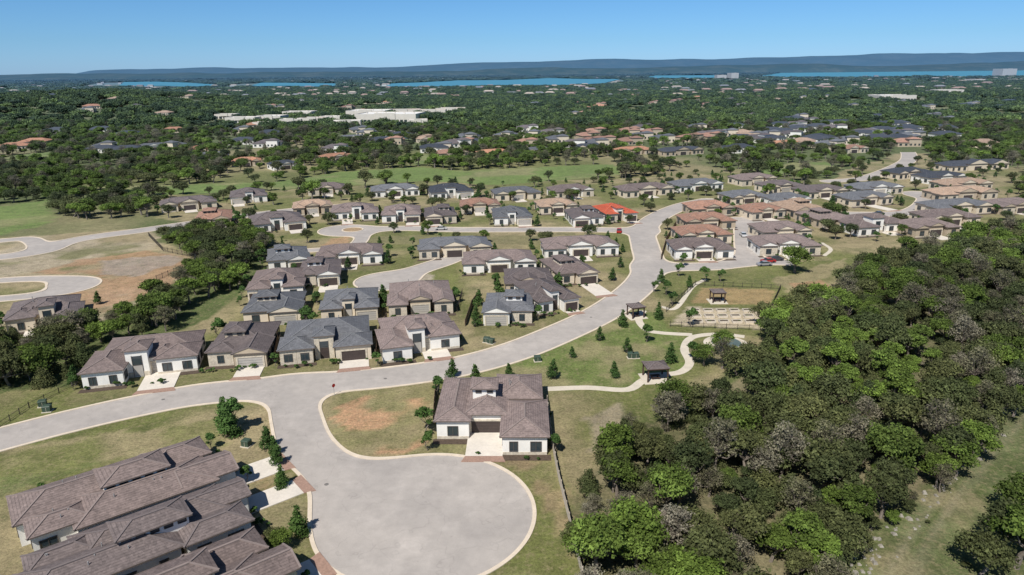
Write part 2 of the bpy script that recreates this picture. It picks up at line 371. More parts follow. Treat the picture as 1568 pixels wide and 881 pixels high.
    if drive and dx is not None:
        c_,s_=math.cos(yaw),math.sin(yaw); T=None; t=0
        while t<17:
            ly=dyy-t; x=mid[0]+dx*c_-ly*s_; y=mid[1]+dx*s_+ly*c_
            if sdl(x,y)<.02: T=t; break
            t+=.1
        hwd=min(2.6,gw/2+.2)+dw
        d=MB()
        if T is None: d.box(dx-hwd,dyy-6,.0,dx+hwd,dyy-.02,.135)
        else:
            d.box(dx-hwd,dyy-T+1.6,0,dx+hwd,dyy-.02,.135)
            a=MB(); a.hexa([(dx-hwd-.5,dyy-T,0),(dx+hwd+.5,dyy-T,0),(dx+hwd,dyy-T+1.597,0),(dx-hwd,dyy-T+1.597,0),(dx-hwd-.5,dyy-T,.131),(dx+hwd+.5,dyy-T,.131),(dx+hwd,dyy-T+1.597,.131),(dx-hwd,dyy-T+1.597,.131)]); a.obj('driveway_apron',[BRICKA],None,(mid[0],mid[1],0),yaw)
        d.obj('driveway',[CONC],None,(mid[0],mid[1],0),yaw)
    return E
def hp(u1,v1,u2,v2,*a,**k): return house(G(u1,v1),G(u2,v2),*a,**k)
hp(662,697,838,697,'A','brown','white',dw=.35,stn=False)
hp(128,597,300,578,'E','brown','white',dw=1.,stn=False)
hp(316,568,410,562,'C','dark','tan',stn=True)
hp(429,563,570,550,'B','gray','cream',dw=.4,stn=True)
hp(587,557,710,542,'E','brown','white',dw=.9,stn=False)
hp(740,499,815,499,'C','gray','white',True,ds=.8,drive=False)
hp(828,484,887,475,'B','dark','white')
hp(596,487,695,481,'D','brown','tan',ds=1.35,drive=False)
hp(372,502,462,496,'C','gray','cream',ds=.85,drive=False)
hp(492,496,580,490,'B','gray','cream',drive=False,ds=.85)
hp(380,463,465,457,'B','brown','white',True)
hp(457,441,521,437,'C','dark','white',ds=.9)
hp(412,418,476,412,'C','gray','white',drive=False,ds=.9)
hp(485,410,586,405,'D','brown','white')
hp(642,398,753,393,'D','gray','cream'); hp(835,397,948,392,'D','brown','white')
hp(710,421,822,417,'D','brown','white',drive=False); hp(860,440,916,434,'C','brown','cream')
hp(775,452,848,450,'D','dark','tan',drive=False)
row=[(508,341,580,337,'E','brown','white'),(585,343,644,341,'B','brown','white'),(652,345,700,343,'C','dark','cream'),(706,328,766,326,'D','rust','tan'),(758,347,815,345,'B','gray','white'),(828,329,885,326,'D','tan','cream'),(878,348,926,346,'C','dark','white'),(931,342,976,339,'B','red','white'),
(248,327,333,319,'D','dark','cream'),(354,314,410,310,'B','dark','white'),(472,301,530,298,'D','brown','cream'),(570,304,643,300,'D','gray','white'),(662,307,726,303,'B','char','white'),(760,309,828,305,'D','gray','cream'),(850,305,910,301,'D','brown','white'),(957,304,1033,298,'D','brown','cream'),(1040,296,1108,291,'D','gray','white'),(1136,286,1190,282,'D','brown','cream'),
(385,359,470,351,'B','dark','white'),(300,351,355,347,'C','rust','tan'),(450,331,510,327,'D','tan','tan'),
(1034,399,1123,397,'D','brown','white'),(1044,376,1120,373,'D','rust','cream'),(1052,354,1126,351,'D','rust','tan'),(1062,333,1126,330,'D','rust','tan'),(1163,393,1256,391,'D','brown','white'),(1168,370,1243,367,'D','brown','cream'),
(1152,338,1203,334,'D','rust','cream'),(1217,336,1266,332,'C','tan','tan'),(1122,315,1176,311,'D','gray','cream'),(1190,320,1243,316,'D','gray','white'),(1235,306,1298,302,'D','dark','cream'),(1264,353,1310,349,'C','brown','tan'),(1314,363,1398,358,'E','brown','white'),(1304,318,1368,313,'D','gray','cream'),(1318,301,1383,297,'D','gray','white'),
(1442,310,1528,305,'D','tan','tan'),(1434,332,1521,327,'D','gray','cream'),(1426,349,1500,345,'D','brown','cream'),(1402,365,1468,361,'D','brown','tan'),(1452,295,1520,291,'D','tan','cream'),(1535,330,1600,326,'D','brown','tan'),
(1376,276,1426,272,'D','char','cream'),(1424,283,1480,279,'D','char','white'),(1455,264,1545,259,'D','char','cream'),(1180,298,1230,294,'D','dark','cream'),
(8,520,128,502,'E','dark','cream'),
(420,262,462,258,'D','char','white'),(498,250,545,246,'D','orange','cream'),(738,243,785,240,'D','orange','cream'),(808,239,850,237,'D','gray','cream'),(672,243,718,240,'D','rust','tan'),(885,233,930,231,'D','char','cream'),(950,239,1002,236,'D','orange','tan'),(1018,240,1078,236,'D','char','tan'),(355,256,400,254,'D','orange','tan'),(290,236,330,234,'D','orange','cream'),(212,232,262,229,'D','gray','white'),(300,247,350,245,'D','gray','tan'),(520,218,565,216,'D','gray','white'),(645,220,675,218,'C','tan','cream'),(1190,228,1228,226,'D','orange','tan'),(1290,236,1330,234,'D','rust','cream')]
for r_ in row: hp(*r_[:4],r_[4],r_[5],r_[6],mir=random.random()<.4,drive=r_[1]>300)
house((-40,87.5),(-48.5,98),'Z','brown','white',stn=False)
house((-32.6,77),(-39.6,85.6),'Z','dark','white',True,stn=False)
house((-25,66.5),(-31.8,75),'Z','brown','cream',stn=False)
def far_house_mesh(name,roof,wall,seed):
    random.seed(seed); w=MB(); c=MB()
    x=random.uniform(8,11)
    for (x0,y0,x1,y1,h,s) in ((-x,0,x,12,3.4,'h'),(-x,-5,-x+8,2,3.2,'h'),(x-9,-4,x,3,5.6 if seed%2 else 3.3,'h')):
        w.box(x0,y0,0,x1,y1,h+.05,2); roof_part(w,c,x0,y0,x1,y1,h,s,'x' if x1-x0>y1-y0 else 'y')
        k=int((x1-x0)/3)
        for q in range(k): w.box(x0+(q+.3)*(x1-x0)/k,y0-.06,.9,x0+(q+.75)*(x1-x0)/k,y0-.0,2.4,3)
    return w.mesh(name,[ROOF[roof],FASCIA,WALL[wall],GLASS])
FH=[far_house_mesh('distant_house_mesh',r_,w_,s_) for s_,(r_,w_) in enumerate([('char','white'),('gray','cream'),('orange','cream'),('rust','tan'),('tan','cream'),('dark','white')])]
random.seed(5)
def fhouse(u,v,k,s=1.):
    x,y=G(u,v); z=float(terrain(x,y))
    o=link(bpy.data.objects.new('distant_house',FH[k])); o.location=(x,y,z); o.rotation_euler=(0,0,random.uniform(-.6,.6)); o.scale=(s,s,s); HC.append((x,y-7,16,0,12,15))
for _ in range(46): fhouse(random.uniform(1085,1460),random.uniform(180,218),random.choice([0,0,0,1,5]))
for _ in range(24): fhouse(random.uniform(800,1100),random.uniform(196,226),random.choice([0,1,3,5]))
for _ in range(46): fhouse(random.uniform(380,1100),random.uniform(148,180),random.choice([2,3,4,3,5,1]))
for _ in range(28): fhouse(random.uniform(10,400),random.uniform(150,240),random.choice([0,1,2,4,5]))
for _ in range(26): fhouse(random.uniform(1100,1560),random.uniform(138,175),random.choice([0,1,4,5,1]))
for _ in range(16): fhouse(random.uniform(400,800),random.uniform(203,236),random.choice([0,1,5,3]))
for _ in range(12): fhouse(random.uniform(1100,1560),random.uniform(205,235),random.choice([0,1,4,3]))
COMW=simple('commercial_wall',(.70,.64,.56),.1,.3); COMR=simple('membrane_roof',(.84,.82,.78),.08,.1); COMT=simple('tan_metal_roof',(.55,.38,.27),.15,.1)
def shop(u,v,w_,d_,h,rot=0,name='commercial_building',tr=False):
    x,y=G(u,v); m_=MB(); m_.box(-w_/2,0,0,w_/2,d_,h,0); m_.box(-w_/2+.4,.4,h,w_/2-.4,d_-.4,h+.05,3 if tr else 1)
    for a in ((-w_/2,0,w_/2,.4),(-w_/2,d_-.4,w_/2,d_),(-w_/2,.4,-w_/2+.4,d_-.4),(w_/2-.4,.4,w_/2,d_-.4)): m_.box(a[0],a[1],h,a[2],a[3],h+.9,0)
    k=int(w_/5)
    for q in range(k): m_.box(-w_/2+(q+.15)*w_/k,-.1,.3,-w_/2+(q+.85)*w_/k,0-.001,3.2,2)
    for q in range(int(w_/12)): m_.box(-w_/2+6+q*12,d_*.5,h+.05,-w_/2+8+q*12,d_*.5+2,h+1.3,0)
    m_.box(-w_/6,-.9,3.4,w_/6,-.002,h+2,0)
    m_.obj(name,[COMW,COMR,GLASS,COMT],None,(x,y,float(terrain(x,y))),rot); HC.append((x,y+d_/2-14,max(w_,d_)/2,0,w_/2,d_/2+18))
for i,(u,v,w_,d_,h) in enumerate([(368,192,36,22,6),(412,190,30,24,7),(445,193,24,18,6),(478,192,30,20,7),(590,188,76,50,9),(530,195,32,20,6),(560,181,54,40,8),(660,178,40,22,7),(455,183,40,22,7),(690,174,44,22,6),(1375,158,60,50,8),(1455,149,50,30,7),(640,193,22,16,6),(1500,128,40,50,12),(1105,123,50,50,26),(1125,123,40,60,36),(1545,117,90,80,42),(400,197,20,14,5),(615,178,50,26,7),(505,188,26,18,6),(345,188,26,16,5)]): shop(u,v,w_,d_,h,random.uniform(-.15,.15),tr=i in(7,9,18,3))
mb=MB(); mb.poly([(x,y,.05) for x,y in GP([(345,197),(640,204),(650,198),(500,192),(345,187)])]); mb.obj('parking_lot',[simple('parking_asphalt',(.36,.34,.32),.15,.1)])
m_=MB(); x0_=GP([(560,197),(640,192),(720,186),(790,182)])
for a,b_ in zip(x0_[:-1],x0_[1:]): m_.poly([(a[0],a[1]-7,.06),(b_[0],b_[1]-7,.06),(b_[0],b_[1]+7,.06),(a[0],a[1]+7,.06)])
m_.obj('highway',[ROADM])
# ------------------------------------------------------------------ ground
def axis(lo,hi,s,far_lo,far_hi,g=1.06):
    a=list(np.arange(lo,hi,s)); d=s;x=a[-1]
    while x<far_hi: d*=g; x+=d; a.append(x)
    d=s;x=a[0];pre=[]
    while x>far_lo: d*=g; x-=d; pre.append(x)
    return np.array(pre[::-1]+a)
ax=axis(-150,200,1.3,-30000,30000); ay=axis(55,400,1.3,-600,45000)
gx,gy=np.meshgrid(ax,ay); px=gx.ravel(); py=gy.ravel()
NB=GP([(-150,1000),(-60,640),(0,600),(110,590),(170,535),(290,505),(380,450),(420,385),(330,345),(235,335),(240,300),(420,292),(650,280),(960,274),(1110,264),(1270,282),(1290,262),(1380,235),(1420,235),(1440,262),(1568,255),(1568,345),(1400,380),(1300,405),(1280,440),(1200,470),(1175,520),(1100,575),(1085,612),(975,640),(900,720),(870,800),(878,1000)])
FIELD=GP([(-200,362),(0,362),(110,358),(225,350),(300,392),(250,455),(190,475),(140,500),(60,520),(-40,540),(-200,560)])
FAIR=[GP(p) for p in ([(120,287),(420,279),(520,264),(640,256),(700,262),(940,251),(950,268),(760,284),(650,277),(560,283),(420,291),(240,299)],
   [(-80,322),(0,316),(78,306),(84,340),(0,360),(-80,366)],[(600,240),(700,236),(740,246),(640,252)],[(180,160),(260,157),(270,166),(190,170)],[(10,240),(85,232),(70,250),(0,255)],[(560,193),(760,180),(790,176),(785,182),(640,199)],[(1130,255),(1260,248),(1290,258),(1180,268)],[(20,150),(80,146),(90,152),(30,158)])]
CREEK=GP([(1620,540),(1500,665),(1425,745),(1325,825),(1275,881),(1240,1000),(1800,1000),(1800,560)])
FOREST=GP([(880,1000),(872,800),(890,735),(975,660),(1090,622),(1112,590),(1180,540),(1195,490),(1220,470),(1290,452),(1310,415),(1410,392),(1590,352),(1800,330),(1800,560),(1600,600),(1510,682),(1435,758),(1335,838),(1290,884),(1250,1000)])
LSTRIP=GP([(-150,640),(0,600),(105,588),(150,535),(262,508),(285,470),(378,440),(392,402),(415,392),(420,378),(345,350),(300,358),(240,366),(300,396),(290,415),(262,452),(205,482),(140,503),(60,522),(0,530),(-150,560)])
LT=GP([(88,350),(85,305),(60,296),(235,296),(242,333),(225,346),(120,358)])
gc=np.zeros((len(px),3)); A=lambda *c: np.array(c)
GREEN=A(.16,.17,.055); DGREEN=A(.09,.115,.036); DRY=A(.35,.285,.165); DIRT=A(.48,.285,.165); PALE=A(.44,.37,.27); FAIRG=A(.15,.22,.055)
n_a=fbm(px,py,26,3); n_b=fbm(px,py,7,9); n_c=fbm(px,py,160,21)
base=(DGREEN*1.1)[None,:]*(1-sst(.45,.7,n_c))[:,None]+(GREEN*1.0)[None,:]*sst(.45,.7,n_c)[:,None]
t=(sst(.54,.74,fbm(px,py,90,33))*.7)[:,None]; base=base*(1-t)+DRY*t
gc[:]=base
jx=px+(n_b-.5)*5; jy=py+(fbm(px,py,7,19)-.5)*5
def paint(poly,col,amt=1.,nz=None,jit=True):
    m=inpoly(jx if jit else px,jy if jit else py,poly).astype(float)*amt
    if nz is not None: m=m*nz
    gc[:]=gc*(1-m[:,None])+col*m[:,None]
paint(NB,GREEN); paint(NB,DRY,.9,sst(.38,.62,n_a)); paint(NB,DGREEN,.4,sst(.55,.75,n_b))
rl=random.Random(3)
for (cx,cy,r,yaw,hw,hd) in HC:
    if cy>340: continue
    c,s=math.cos(-yaw),math.sin(-yaw); dx=px-cx;dy=py-cy; lx=dx*c-dy*s; ly=dx*s+dy*c
    m_=(np.abs(lx)<hw+1.6)&(ly>-hd-7)&(ly<hd+4); k=rl.random(); col=GREEN*.9*(1-k)+DRY*.8*k; am=.55
    gc[m_]=gc[m_]*(1-am)+col*am
paint(FIELD,DRY*.95); paint(FIELD,PALE,.8,sst(.35,.6,n_a)); paint(FIELD,GREEN*.9,.75,sst(.5,.7,fbm(px,py,14,77)))
paint(GP([(120,398),(225,385),(292,392),(262,440),(180,470),(150,480),(95,455),(150,440),(150,420),(60,418)]),DIRT*.85,.75,sst(.2,.5,n_b))
paint(GP([(150,400),(270,390),(280,400),(210,425),(160,420)]),A(.36,.30,.25),.8)
for f_ in FAIR: paint(f_,FAIRG,.95)
for f_ in FAIR: paint(f_,DRY,.5,sst(.5,.7,n_a))
paint(FOREST,A(.13,.125,.06)); paint(FOREST,A(.27,.225,.14),.5,sst(.45,.62,n_a))
paint(LSTRIP,DGREEN,.8)
paint(CREEK,A(.13,.15,.06)); paint(CREEK,DRY*.8,.6,sst(.48,.64,fbm(px*.9+py*.3,py*.35-px*.2,9,51))); paint(CREEK,DGREEN,.8,sst(.48,.6,n_b))
ck=seg_d(px,py,cr([G(*p) for p in [(1568,622),(1500,700),(1430,790),(1380,881),(1350,950)]]))
t=(np.clip(1-np.abs(ck-1.1)/1.0,0,1)*.45*(n_b>.3))[:,None]; gc[:]=gc*(1-t)+A(.30,.26,.18)*t
LOT=GP([(488,612),(560,592),(668,584),(664,690),(600,705),(545,700),(505,680),(490,650)])
paint(LOT,A(.25,.225,.105),1.,None,False); paint(LOT,DRY,.7,sst(.4,.6,n_b),False)
paint(GP([(508,625),(560,608),(655,618),(650,675),(600,695),(540,675)]),DIRT,.95,sst(.40,.56,fbm(px,py,6,61)))
PARK=GP([(690,580),(760,565),(850,530),(930,492),(985,470),(1045,520),(1050,560),(1000,582),(960,595),(840,598),(700,585)])
paint(PARK,A(.145,.185,.052)); paint(PARK,DRY,.6,sst(.46,.64,n_b))
paint(GP([(840,600),(960,602),(1060,575),(1085,610),(975,640),(900,720),(868,800),(848,700)]),A(.26,.22,.12),.75,sst(.3,.6,n_a))
paint(GP([(890,640),(960,615),(965,650),(900,690)]),A(.32,.265,.185),.85)
paint(GP([(870,700),(845,700),(850,800),(880,881),(890,881)]),A(.38,.27,.17),.55,sst(.35,.55,n_b))
paint(GP([(1185,430),(1260,405),(1300,395),(1270,425),(1200,450)]),DRY,.7)
paint(GP([(1215,435),(1262,428),(1268,448),(1205,458)]),DIRT*.9,.8)
GARD=GP([(1052,470),(1165,474),(1182,505),(1028,498)])
paint(GARD,A(.50,.42,.30),1.,None,False)
paint(GP([(1075,440),(1190,444),(1178,468),(1060,464)]),A(.38,.26,.13),.8,None,False)
paint(GP([(505,365),(540,362),(530,378),(480,386)]),DIRT,.7)
paint(GP([(600,425),(650,416),(668,428),(610,436)]),A(.42,.36,.28),.9)
paint(GP([(575,362),(830,362),(840,376),(700,374),(560,376)]),A(.22,.2,.1),.8)
paint(GP([(330,650),(410,620),(420,700),(380,710),(320,690)]),A(.42,.29,.18),.7,sst(.35,.52,n_b))
BLG=GP([(0,690),(330,640),(340,690),(200,690),(0,760)])
paint(BLG,A(.19,.195,.07),.8); paint(BLG,DRY,.75,sst(.45,.6,n_b)); paint(BLG,A(.12,.16,.05),.6,sst(.5,.65,fbm(px,py,11,71)))
paint(GP([(380,725),(440,715),(482,750),(430,765),(395,760)]),A(.34,.23,.13),.6,sst(.35,.55,n_b))
paint(GP([(770,705),(835,700),(850,780),(825,760),(800,720)]),A(.3,.21,.13),.7,sst(.35,.5,n_b))
for c,r in IW:
    m=(np.hypot(px-c[0],py-c[1])<r); gc[m]=A(.42,.29,.17)
z=terrain(px,py)
nx_,ny_=len(ax),len(ay)
idx=np.arange(nx_*ny_).reshape(ny_,nx_)
F=np.stack([idx[:-1,:-1],idx[:-1,1:],idx[1:,1:],idx[1:,:-1]],-1).reshape(-1,4)
me=bpy.data.meshes.new('ground'); me.from_pydata(np.stack([px,py,z],1).tolist(),[],F.tolist())
ca=me.color_attributes.new('gcol','FLOAT_COLOR','POINT'); ca.data.foreach_set('color',np.concatenate([gc,np.ones((len(px),1))],1).ravel().astype(np.float32))
me.polygons.foreach_set('use_smooth',[True]*len(F))
m,nt,b=newmat('ground_grass_and_soil')
at=nd(nt,'ShaderNodeAttribute',attribute_name='gcol')
n1=noise(nt,.25,6,rough=.7); n2=noise(nt,2.2,5,rough=.8); n3=noise(nt,.035,4)
k=math_(nt,'MULTIPLY',mrange(nt,n1,.3,.7,.72,1.28),mrange(nt,n2,.3,.7,.5,1.45)); k=math_(nt,'MULTIPLY',k,mrange(nt,n3,.35,.65,.88,1.12))
c=mixc(nt,1.0,at.outputs['Color'],nd_rgb(nt,k),'MULTIPLY')
c=mixc(nt,mrange(nt,noise(nt,.9,7,rough=.85),.5,.62,0,.6),c,(.33,.265,.155))
c=mixc(nt,mrange(nt,noise(nt,.42,7,rough=.8),.53,.64,0,.6),c,(.10,.115,.04))
nt.links.new(haze_tint(nt,c),b.inputs['Base Color']); b.inputs['Roughness'].default_value=1; b.inputs['Specular IOR Level'].default_value=.05
bp=nd(nt,'ShaderNodeBump'); bp.inputs['Strength'].default_value=.7; bp.inputs['Distance'].default_value=.25; nt.links.new(n2,bp.inputs['Height']); nt.links.new(bp.outputs[0],b.inputs['Normal'])
me.materials.append(m); link(bpy.data.objects.new('ground',me))
# ------------------------------------------------------------------ lake + hills
LAKES=[GP(p) for p in ([(585,136.5),(640,134.5),(700,135.5),(760,133),(830,133),(925,128),(950,121.5),(900,121.5),(840,120),(770,123),(700,123.5),(640,127),(600,128)],[(1150,119),(1300,119.5),(1350,117),(1430,118),(1620,116),(1620,107.5),(1500,108.5),(1400,108),(1300,110),(1200,111)],[(180,133),(250,132),(320,135),(345,131),(290,127),(240,125.5),(190,126)],[(985,121),(1100,120.5),(1110,115.5),(1000,116)],[(380,133),(440,132),(520,134),(525,128.5),(460,127.5),(400,127)])]
mb=MB()
for i,L in enumerate(LAKES): mb.poly([(x,y,1.5) for x,y in L])
WAT,nt,b=newmat('lake_water'); b.inputs['Base Color'].default_value=(.07,.25,.36,1); b.inputs['Roughness'].default_value=.45; b.inputs['Specular IOR Level'].default_value=.35
wn=noise(nt,.05,3); bp=nd(nt,'ShaderNodeBump'); bp.inputs['Strength'].default_value=.4; bp.inputs['Distance'].default_value=2.; nt.links.new(wn,bp.inputs['Height']); nt.links.new(bp.outputs[0],b.inputs['Normal'])
mb.obj('lake_water',[WAT])
def hillmat(name,hd,k):
    m,nt,b=newmat(name); n1=noise(nt,.0028,6,rough=.8); c=mixc(nt,mrange(nt,n1,.46,.66,0,1),(.035,.075,.045),(.13,.15,.10)); c=haze_tint(nt,c,hd); c=mixc(nt,1.,c,(k,k,k),'MULTIPLY'); nt.links.new(c,b.inputs['Base Color']); b.inputs['Roughness'].default_value=1; b.inputs['Specular IOR Level'].default_value=0; return m  # woodland colour with blue distance haze painted in
def hills(name,y0,y1,prof,amp,step,seed,mat):
    xs=np.arange(-20000,20000,step); ys=np.linspace(y0,y1,20); X,Y=np.meshgrid(xs,ys)
    row=np.sin(np.linspace(0,1,20)*math.pi)**.6
    hh=np.interp(X/Y*FPX*.954+784,prof[0],prof[1])
    mesa=sst(.3,.5,fbm(X,Y,3200,seed+9))
    Z=(hh*(.58+.40*mesa)+amp*(fbm(X,Y,1900,seed)-.5)+amp*.5*(fbm(X,Y,600,seed+4)-.5))*row[:,None]-10
    n=len(xs); id_=np.arange(n*20).reshape(20,n); Fh=np.stack([id_[:-1,:-1],id_[:-1,1:],id_[1:,1:],id_[1:,:-1]],-1).reshape(-1,4)
    me=bpy.data.meshes.new(name); me.from_pydata(np.stack([X.ravel(),Y.ravel(),Z.ravel()],1).tolist(),[],Fh.tolist())
    me.polygons.foreach_set('use_smooth',[True]*len(Fh)); me.materials.append(mat); link(bpy.data.objects.new(name,me))
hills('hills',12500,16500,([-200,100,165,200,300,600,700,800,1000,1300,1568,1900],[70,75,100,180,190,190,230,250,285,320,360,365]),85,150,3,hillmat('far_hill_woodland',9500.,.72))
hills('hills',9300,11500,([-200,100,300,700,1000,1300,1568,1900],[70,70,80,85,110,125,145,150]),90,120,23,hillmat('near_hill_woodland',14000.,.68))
mb=MB(); rt=random.Random(9)
for _ in range(650):
    y=1500*math.exp(rt.random()*1.6); x=rt.uniform(-.8,.8)*y
    if any(inpoly(np.array([x]),np.array([y]),L)[0] for L in LAKES): continue
    w_=rt.uniform(5,12)*(1+y/9000); h=rt.uniform(5,9); z_=float(terrain(x,y)); mi=rt.choice([0,0,1,1,2])
    mb.box(x-w_,y-6,z_,x+w_,y+6,z_+h,mi); mb.hexa([(x-w_-1,y-7,z_+h),(x+w_+1,y-7,z_+h),(x+w_+1,y+7,z_+h),(x-w_-1,y+7,z_+h),(x-w_+4,y-.5,z_+h+3),(x+w_-4,y-.5,z_+h+3),(x+w_-4,y+.5,z_+h+3),(x-w_+4,y+.5,z_+h+3)],mi+1)
mb.obj('distant_town',[simple('town_pale',(.74,.70,.62),.1,.01),simple('town_tan',(.5,.41,.32),.1,.01),simple('town_rust',(.36,.23,.17),.1,.01),simple('town_grey',(.25,.24,.24),.1,.01)])
# ------------------------------------------------------------------ trees
def tree_mesh(name,Ht,cr_,trunk_h,nl,nleaf,leaf,mat,seed,shape='round',br=1.,tw=2):
    g=np.random.default_rng(seed); V=[];F=[];MI=[];SH=[]
    def tube(p,q,r1,r2,n=6):
        p=np.array(p,float);q=np.array(q,float);d=q-p;d/=np.linalg.norm(d)+1e-9; a=np.cross(d,[.3,.9,.1]);a/=np.linalg.norm(a);b_=np.cross(d,a);i=len(V)
        for c_,r in((p,r1),(q,r2)):
            for k in range(n):
                t=2*math.pi*k/n; V.append(tuple(c_+r*(a*math.cos(t)+b_*math.sin(t))))
        for k in range(n): F.append((i+k,i+(k+1)%n,i+n+(k+1)%n,i+n+k));MI.append(0);SH.append(1.)
    tr=Ht*.035*br; mid=np.array([g.normal()*.25,g.normal()*.25,trunk_h*.6]); top=np.array([mid[0]+g.normal()*.2,mid[1]+g.normal()*.2,trunk_h])
    tube((0,0,-.2),mid,tr*1.3,tr);tube(mid,top,tr,tr*.75)
    C=[]
    if shape=='round':
        for i in range(nl):
            a=i*2.4+g.uniform(-.4,.4); q=math.sqrt((i+.5)/nl)*cr_*.72; zz=trunk_h+(Ht-trunk_h)*(.72-.45*(q/cr_)+g.uniform(-.22,.2)); C.append((np.array([q*math.cos(a),q*math.sin(a),zz]),cr_*g.uniform(.17,.40),g.uniform(.62,1.32)))
    elif shape=='cone':
        for i in range(nl):
            t=(i+.3)/nl; a=i*2.4; q=cr_*(1-t)*.5; zz=trunk_h*.6+(Ht-trunk_h*.6)*t*.93; C.append((np.array([q*math.cos(a),q*math.sin(a),zz]),cr_*(.75-.5*t)*g.uniform(.85,1.15),g.uniform(.75,1.2)))
    elif shape=='clump':
        for i in range(nl):
            a=i*2.4; q=math.sqrt((i+.5)/nl)*cr_; C.append((np.array([q*math.cos(a)+g.normal()*.6,q*math.sin(a)+g.normal()*.6,Ht*g.uniform(.42,.75)]),Ht*g.uniform(.28,.52),g.uniform(.5,1.4)))
    for c_,r,s_ in C:
        if shape!='clump':
            e=c_-np.array([0,0,r*.3]); m_=(top+e)/2+np.array([g.normal()*.2,g.normal()*.2,-.15]); tube(top,m_,tr*.5,tr*.3,5);tube(m_,e,tr*.3,tr*.12,5)
            for k in range(tw if shape=='round' else 0):
                dd=g.normal(size=3);dd/=np.linalg.norm(dd);dd[2]=abs(dd[2]); tube(e,e+dd*r*1.2,tr*.12,tr*.04,4)
    per=np.array([c_[1]**2 for c_ in C]); per=(per/per.sum()*nleaf).astype(int)
    base=len(V); LV=[];cnt=0
    for (c_,r,s_),n in zip(C,per):
        d=g.normal(size=(n,3)); d/=np.linalg.norm(d,axis=1)[:,None]; d[:,2]=np.where(d[:,2]<-.35,-d[:,2],d[:,2])
        bump=1+.25*np.sin(d[:,0]*6+seed)*np.sin(d[:,1]*5+c_[0])+.18*np.sin(d[:,2]*9+c_[1]*3)
        rad=r*(g.uniform(.4,1.25,n)**.7)*bump; pos=c_+d*rad[:,None]*np.array([1,1,.85])
        pos[:,2]=np.maximum(pos[:,2],.15)
        nn_=d*.65+g.normal(size=(n,3))*.55+np.array([0,0,.35]); nn_/=np.linalg.norm(nn_,axis=1)[:,None]
        a=np.cross(nn_,g.normal(size=(n,3))); a/=np.linalg.norm(a,axis=1)[:,None]+1e-9; b_=np.cross(nn_,a)
        sz=(leaf*g.uniform(.45,1.15,n))[:,None]; q=g.uniform(.5,1.,n)[:,None]
        quad=np.stack([pos-a*sz-b_*sz*q*.6,pos+a*sz*.6-b_*sz*q,pos+a*sz+b_*sz*q*.7,pos-a*sz*.5+b_*sz*q],1)
        LV.append(quad.reshape(-1,3)); SH+=list(np.clip(s_*g.uniform(.65,1.35,n),.3,1.8)); cnt+=n
    V+=np.concatenate(LV).tolist()
    F+= [(base+4*k,base+4*k+1,base+4*k+2,base+4*k+3) for k in range(cnt)]; MI+=[1]*cnt
    me=bpy.data.meshes.new(name); me.from_pydata(V,[],F); me.materials.append(BARK);me.materials.append(mat)
    me.polygons.foreach_set('material_index',MI); at=me.attributes.new('shade','FLOAT','FACE'); at.data.foreach_set('value',np.array(SH,np.float32)); me.update(); return me
OAKS=[tree_mesh('live_oak_mesh',6.6,3.7,2.0,20,3900,.19,LEAF_OAK,1),tree_mesh('live_oak_mesh',7.6,3.2,2.6,17,3400,.19,LEAF_OAK,2,tw=3),
      tree_mesh('live_oak_mesh',6.0,3.9,1.8,22,3900,.19,LEAF_DARK,3),tree_mesh('live_oak_mesh',6.8,3.3,2.2,17,3400,.19,LEAF_DARK,4,tw=3),
      tree_mesh('elm_mesh',7.4,3.2,2.4,18,1700,.14,LEAF_BROWN,5,br=.8,tw=8),tree_mesh('juniper_mesh',5.6,2.5,.8,9,2800,.19,LEAF_DARK,6,'cone')]
YT=[tree_mesh('young_tree_mesh',4.6,1.25,1.2,8,1500,.15,LEAF_YOUNG,8,'cone',.6),tree_mesh('young_tree_mesh',4.2,1.5,1.3,9,1500,.15,LEAF_YOUNG,9,'round',.6),tree_mesh('cypress_mesh',6.5,1.7,.4,10,2600,.17,LEAF_YOUNG,10,'cone',.6)]
CL=[tree_mesh('tree_clump_mesh',7.5,10,2,24,2600,.8,LEAF_FAR,s,'clump') for s in (21,22,23)]
SHR=tree_mesh('shrub_mesh',1.0,.6,.25,5,420,.11,LEAF_YOUNG,31,'round',.5)
def place(name,me,x,y,s=1.,sz=None):
    o=link(bpy.data.objects.new(name,me)); o.location=(x,y,float(terrain(x,y))); o.rotation_euler=(0,0,random.uniform(0,6.28)); o.scale=(s,s,sz or s); return o
def uv_tree(name,me,u,v,s=1.): return place(name,me,*G(u,v),s)
protos=[uv_tree('live_oak_tree',OAKS[0],1217,418,1.25),uv_tree('live_oak_tree',OAKS[1],945,760,.9),uv_tree('live_oak_tree',OAKS[2],1130,575,1),uv_tree('live_oak_tree',OAKS[3],1165,500,.9),uv_tree('elm_tree',OAKS[4],1105,565,.9),uv_tree('juniper_tree',OAKS[5],925,700,.8)]
clp=[]
for i,(u,v) in enumerate([(1000,160),(620,165),(300,170)]): clp.append(place('distant_tree_grove',CL[i],*G(u,v)))
